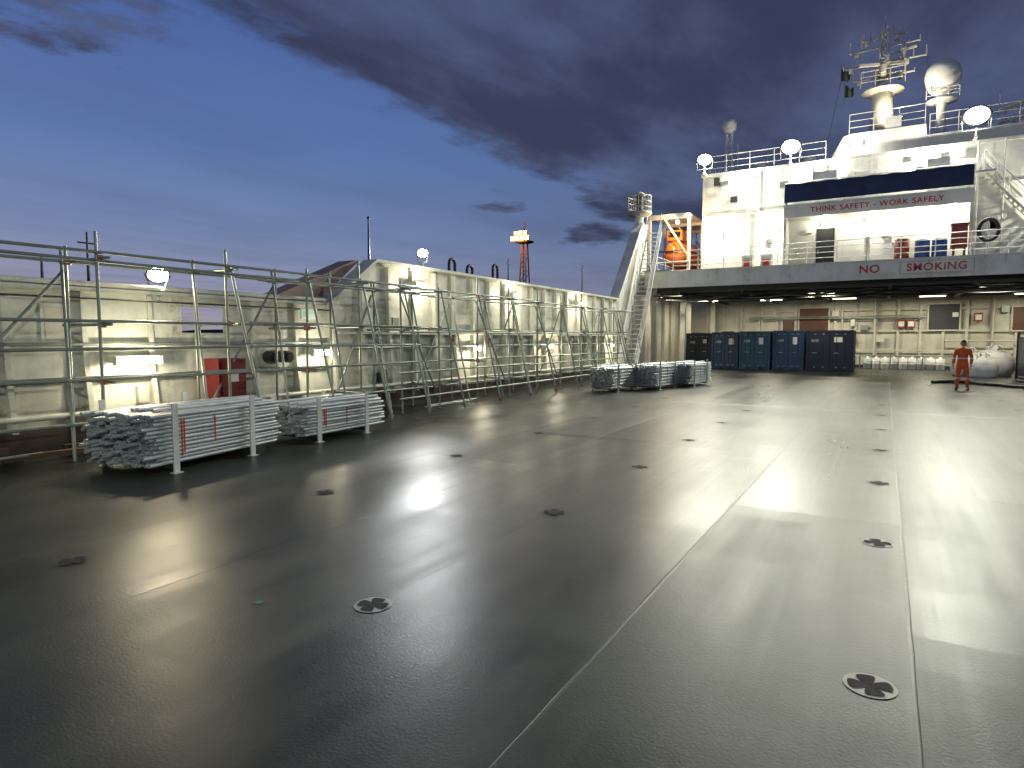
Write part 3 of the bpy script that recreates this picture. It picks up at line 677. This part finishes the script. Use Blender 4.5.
# ---------------------------------------------------------------- person
def skin(name,pts,edges,mat,parent,root=0,sub=2):
    me=bpy.data.meshes.new(name); me.from_pydata([p[:3] for p in pts],edges,[]); me.materials.append(mat)
    o=bpy.data.objects.new(name,me); sc.collection.objects.link(o); o.parent=parent
    md=o.modifiers.new('skin','SKIN'); md.use_smooth_shade=True
    for i,p in enumerate(pts):
        sv=me.skin_vertices[0].data[i]; r=p[3]; sv.radius=(r if not isinstance(r,tuple) else r[0], r if not isinstance(r,tuple) else r[1]); sv.use_root=(i==root)
    sb=o.modifiers.new('sub','SUBSURF'); sb.levels=sub; sb.render_levels=sub
    return o
def coverall():
    m,N,b=newmat('orange_coverall')
    co=N.n('ShaderNodeTexCoord').outputs['Object']; sp=N.n('ShaderNodeSeparateXYZ'); N.l(co,sp.inputs[0]); z=sp.outputs[2]
    n1=N.noise(co,9,4); c=N.mix(n1,(.85,.16,.03),(.45,.065,.015))
    def band(a,w_): return N.m('LESS_THAN',N.m('ABSOLUTE',N.m('SUBTRACT',z,a)),w_)
    f=N.m('MAXIMUM',band(.42,.025),band(1.13,.025)); c=N.mix(f,c,(.6,.62,.6))
    N.l(c,b.inputs['Base Color']); b.inputs['Roughness'].default_value=.8
    bp=N.n('ShaderNodeBump'); bp.inputs['Strength'].default_value=.6; bp.inputs['Distance'].default_value=.02; N.l(n1,bp.inputs['Height']); N.l(bp.outputs[0],b.inputs['Normal'])
    return m
SKIN=paint('skin',(.42,.22,.15),.5,dirt=.1,bump=0,streak=False); HAIR=paint('dark_hair',(.02,.014,.01),.6,dirt=0,bump=.3,streak=False); BOOT=paint('black_boots',(.02,.02,.02),.45,dirt=.2,bump=0,streak=False); EYE=paint('eye_white',(.7,.7,.68),.2,dirt=0,bump=0,streak=False); LIP=paint('lips',(.3,.11,.09),.5,dirt=0,bump=0,streak=False)
per=empty('person_in_orange_coveralls',(2.4,27.7,0)); per.rotation_euler=(0,0,-.1)
P=[(0,0,.93,(.165,.12)),(0,0,1.08,(.155,.11)),(0,-.01,1.25,(.18,.12)),(0,0,1.40,(.17,.11)),(0,0,1.49,(.075,.07)),(0,-.01,1.54,(.062,.06)),
 (-.19,0,1.42,.075),(-.25,.01,1.16,.058),(-.27,-.06,.92,.045),
 (.19,0,1.42,.075),(.255,.02,1.16,.058),(.25,-.05,.92,.045),
 (-.10,0,.84,.105),(-.125,-.02,.50,.078),(-.14,.01,.12,.062),
 (.10,0,.84,.105),(.14,-.03,.50,.078),(.17,.01,.12,.062)]
E=[(0,1),(1,2),(2,3),(3,4),(4,5),(3,6),(6,7),(7,8),(3,9),(9,10),(10,11),(0,12),(12,13),(13,14),(0,15),(15,16),(16,17)]
skin('coverall_body',P,E,coverall(),per)
for sx,cx in ((-1,-.14),(1,.17)):
    skin('boot',[(cx,.03,.16,.062),(cx,.02,.06,.058),(cx+sx*.02,-.09,.045,.05),(cx+sx*.03,-.17,.038,.04)],[(0,1),(1,2),(2,3)],BOOT,per,sub=2)
    wx,wy,wz=((-.27,-.06,.92) if sx<0 else (.25,-.05,.92))
    hp=[(wx,wy,wz,.03),(wx,wy-.015,wz-.06,(.022,.038)),(wx,wy-.02,wz-.10,(.02,.036))]; skin('palm',hp,[(0,1),(1,2)],SKIN,per,sub=1)
    for k,(o,L) in enumerate(((-.03,.075),(-.01,.085),(.01,.08),(.028,.062))):
        skin('finger',[(wx,wy-.02+o,wz-.09,.009),(wx-sx*.004,wy-.022+o*1.1,wz-.09-L*.5,.0085),(wx-sx*.022,wy-.026+o*1.1,wz-.09-L*.92,.0075)],[(0,1),(1,2)],SKIN,per,sub=1)
    skin('thumb',[(wx,wy-.035,wz-.04,.012),(wx-sx*.01,wy-.068,wz-.075,.010),(wx-sx*.016,wy-.075,wz-.105,.0085)],[(0,1),(1,2)],SKIN,per,sub=1)
b=MB()
b.ball((0,-.01,1.655),.098,SKIN,16,1.22)
for i,v in enumerate(b.v):
    x,y,z=v; k=(z-1.655)/.12
    if k<0: x*=1+.22*k
    b.v[i]=(x*.82,y,z)
b.add([(-.014,-.103,1.63),(.014,-.103,1.63),(0,-.13,1.632),(0,-.106,1.675)],[(0,1,2),(0,2,3),(1,3,2)],SKIN,True)
for sx in (-1,1):
    b.ball((sx*.031,-.094,1.662),.012,EYE,8); b.ball((sx*.031,-.104,1.662),.0055,HAIR,6); b.ball((sx*.083,.005,1.65),.022,SKIN,8,1.4); b.box(sx*.031-.016,sx*.031+.016,-.108,-.096,1.682,1.687,HAIR)
b.box(-.024,.024,-.101,-.093,1.596,1.604,LIP)
b.obj('head',per)
b=MB(); vs=[];n=16
for k in range(7):
    a=math.pi/2*k/6
    for i in range(n): t=2*math.pi*i/n; vs.append((.089*math.cos(t)*math.cos(a)+0,.004+.107*math.sin(t)*math.cos(a),1.675+.115*math.sin(a)-(.06 if math.sin(t)>.1 else 0)*math.cos(a)+ (.02 if math.sin(t)<-.5 else 0)*math.cos(a)))
b.add(vs,[(k*n+i,k*n+(i+1)%n,(k+1)*n+(i+1)%n,(k+1)*n+i) for k in range(6) for i in range(n)],HAIR,True); b.obj('hair',per)

# ---------------------------------------------------------------- floodlight mast added behind the camera to light bulwark and deck, quay tower
e=floodlight((10.5,-4,9.0),4000,(-2,16,1),col=(.93,1,.82),w_=.6,post=9,spot=150,rad=.3,name='added_stern_floodlight')
e=empty('quay_light_tower',(-74,133,-7)); b=MB()
for sx in (-1,1):
    for sy in (-1,1): b.tube((sx*1.6,sy*1.6,0),(sx*.5,sy*.5,31),.16,RUST,6)
z=0;k=0
while z<30:
    f=1.6-1.1*z/31; f2=1.6-1.1*(z+2)/31; sg_=1 if k%2 else -1
    for sy in (-1,1): b.tube((-f*sg_,sy*f,z),(f2*sg_,sy*f2,z+2),.08,RUST,5)
    b.tube((-f,-f,z),(f,-f,z),.08,RUST,5); z+=2;k+=1
b.rev((0,0,31),[(1.5,0),(2.2,.2),(2.2,.4),(1.0,.45)],RUST,14)
b.rail([(-2.1,-2.1,31.4),(2.1,-2.1,31.4)],1.2,RUST,1)
for x in (-1.9,-.65,.65,1.9): b.box(x-.5,x+.5,-2.3,-1.9,31.4,32.4,DARK); b.box(x-.48,x+.48,-2.34,-2.31,31.42,32.38,LAMPO)
for x in (-1.2,0,1.2): b.box(x-.45,x+.45,-2.0,-1.7,32.7,33.6,DARK); b.box(x-.43,x+.43,-2.04,-2.01,32.72,33.58,LAMPO)
b.tube((0,0,31),(0,0,36),.15,RUST,8); b.obj('tower',e); lamp('POINT','light',(0,-5,32),12000,(1,.30,.06),e,radius=.6)
lamp('SPOT','deck_beam',(0,-3.2,33),130000,(1,.16,.03),e,target=(73,-129.5,7),radius=.8,spot=3.2,blend=1)
b=MB(); vs=[];n=90
for i in range(n+1):
    a=math.radians(-150+i*2.6); r=900
    hh=4+10*abs(math.sin(i*.37)*math.sin(i*.11+1))+R.uniform(0,2.5); vs+=[(r*math.sin(a),r*math.cos(a),-7),(r*math.sin(a),r*math.cos(a),hh),(1.1*r*math.sin(a),1.1*r*math.cos(a),hh*.9),(1.2*r*math.sin(a),1.2*r*math.cos(a),-7)]
b.add(vs,[(4*i+j,4*i+4+j,4*i+5+j,4*i+1+j) for i in range(n) for j in range(3)],GROUND,True); b.obj('distant_hills')

# ---------------------------------------------------------------- world
wd=bpy.data.worlds.new('World'); sc.world=wd; wd.use_nodes=True; nt=wd.node_tree; N=NT(nt); bg=nt.nodes['Background']
co=N.n('ShaderNodeTexCoord').outputs['Generated']; sp=N.n('ShaderNodeSeparateXYZ'); N.l(co,sp.inputs[0]); x,y,z=sp.outputs
el=N.m('MULTIPLY',N.m('ARCSINE',z),57.2958); az=N.m('MULTIPLY',N.m('ARCTAN2',x,y),57.2958)
rp=N.n('ShaderNodeValToRGB'); N.l(N.m('DIVIDE',el,60,clamp=True),rp.inputs[0])
cr=rp.color_ramp; cr.elements[0].position=0; cr.elements[0].color=(.34,.32,.37,1); cr.elements[1].position=1; cr.elements[1].color=(.025,.045,.15,1)
for p,c in ((.07,(.26,.285,.42)),(.14,(.17,.24,.43)),(.25,(.105,.185,.42)),(.42,(.066,.12,.34)),(.6,(.04,.07,.22))):
    q=cr.elements.new(p); q.color=c+(1,)
sky=rp.outputs[0]
right=N.step(az,-55,5); sky=N.mix(N.m('MULTIPLY',right,.55),sky,(.056,.082,.155))
zz=N.m('MAXIMUM',z,.03); cb=N.n('ShaderNodeCombineXYZ'); N.l(N.m('DIVIDE',x,zz),cb.inputs[0]); N.l(N.m('DIVIDE',y,zz),cb.inputs[1])
mp=N.n('ShaderNodeMapping'); mp.inputs['Rotation'].default_value=(0,0,.6); mp.inputs['Scale'].default_value=(1.0,.42,1); N.l(cb.outputs[0],mp.inputs[0])
n1=N.noise(mp.outputs[0],1.3,7,.55); n2=N.noise(mp.outputs[0],.7,4,.5)
ce=N.n('ShaderNodeCombineXYZ'); N.l(N.m('DIVIDE',az,5),ce.inputs[0]); N.l(N.m('DIVIDE',el,1.6),ce.inputs[1]); n3=N.noise(ce.outputs[0],1.0,5,.6)
edge=N.m('SUBTRACT',el,N.m('SUBTRACT',25,N.m('MULTIPLY',N.m('ADD',az,53),.46)))
v=N.m('ADD',edge,N.m('ADD',N.m('MULTIPLY',N.m('SUBTRACT',n1,.5),20),N.m('MULTIPLY',N.m('SUBTRACT',n3,.5),6)))
c1=N.step(v,-1.2,2.6)
def blob(a,e,sa,se):
    da=N.m('DIVIDE',N.m('SUBTRACT',az,a),sa); de=N.m('DIVIDE',N.m('SUBTRACT',el,e),se)
    r=N.m('SQRT',N.m('ADD',N.m('MULTIPLY',da,da),N.m('MULTIPLY',de,de)))
    r=N.m('ADD',r,N.m('MULTIPLY',N.m('SUBTRACT',n3,.5),3.0)); return N.m('SUBTRACT',1,N.step(r,.5,1.3))
m_=c1
for a in ((-69,24.0,10,4.2),(-31.8,11.3,2.4,.6),(-23.0,9.0,2.8,1.0),(-20,12.5,4.0,1.0)): m_=N.m('MAXIMUM',m_,blob(*a))
thin=N.m('MULTIPLY',N.step(n2,.35,.7),.25)
m_=N.m('MULTIPLY',N.m('MAXIMUM',m_,thin),N.m('MULTIPLY_ADD',N.step(n1,.3,.6),.2,.75))
cc=N.mix(N.step(n1,.33,.62),(.088,.105,.195),(.036,.042,.088))
col=N.mix(m_,sky,cc)
ns=N.n('ShaderNodeTexSky',sky_type='NISHITA'); ns.sun_disc=False; ns.sun_elevation=math.radians(.5); ns.sun_rotation=math.radians(-75)
col=N.mix(.004,col,ns.outputs[0],'ADD')
N.l(col,bg.inputs['Color']); bg.inputs['Strength'].default_value=1.0
sn=bpy.data.lights.new('sun','SUN'); sn.energy=.02; sn.angle=math.radians(10); sn.color=(1,.8,.7); so=bpy.data.objects.new('sun',sn); sc.collection.objects.link(so); so.rotation_euler=(math.radians(85),0,math.radians(-105+0))

# ---------------------------------------------------------------- camera
cam=bpy.data.cameras.new('camera'); co_=bpy.data.objects.new('camera',cam); sc.collection.objects.link(co_); sc.camera=co_
co_.location=(0,0,1.85); co_.rotation_euler=(math.radians(90-4.11),0,math.radians(30.2))
cam.sensor_width=36; cam.lens=36*640/1024; cam.clip_end=6000; cam.clip_start=.05
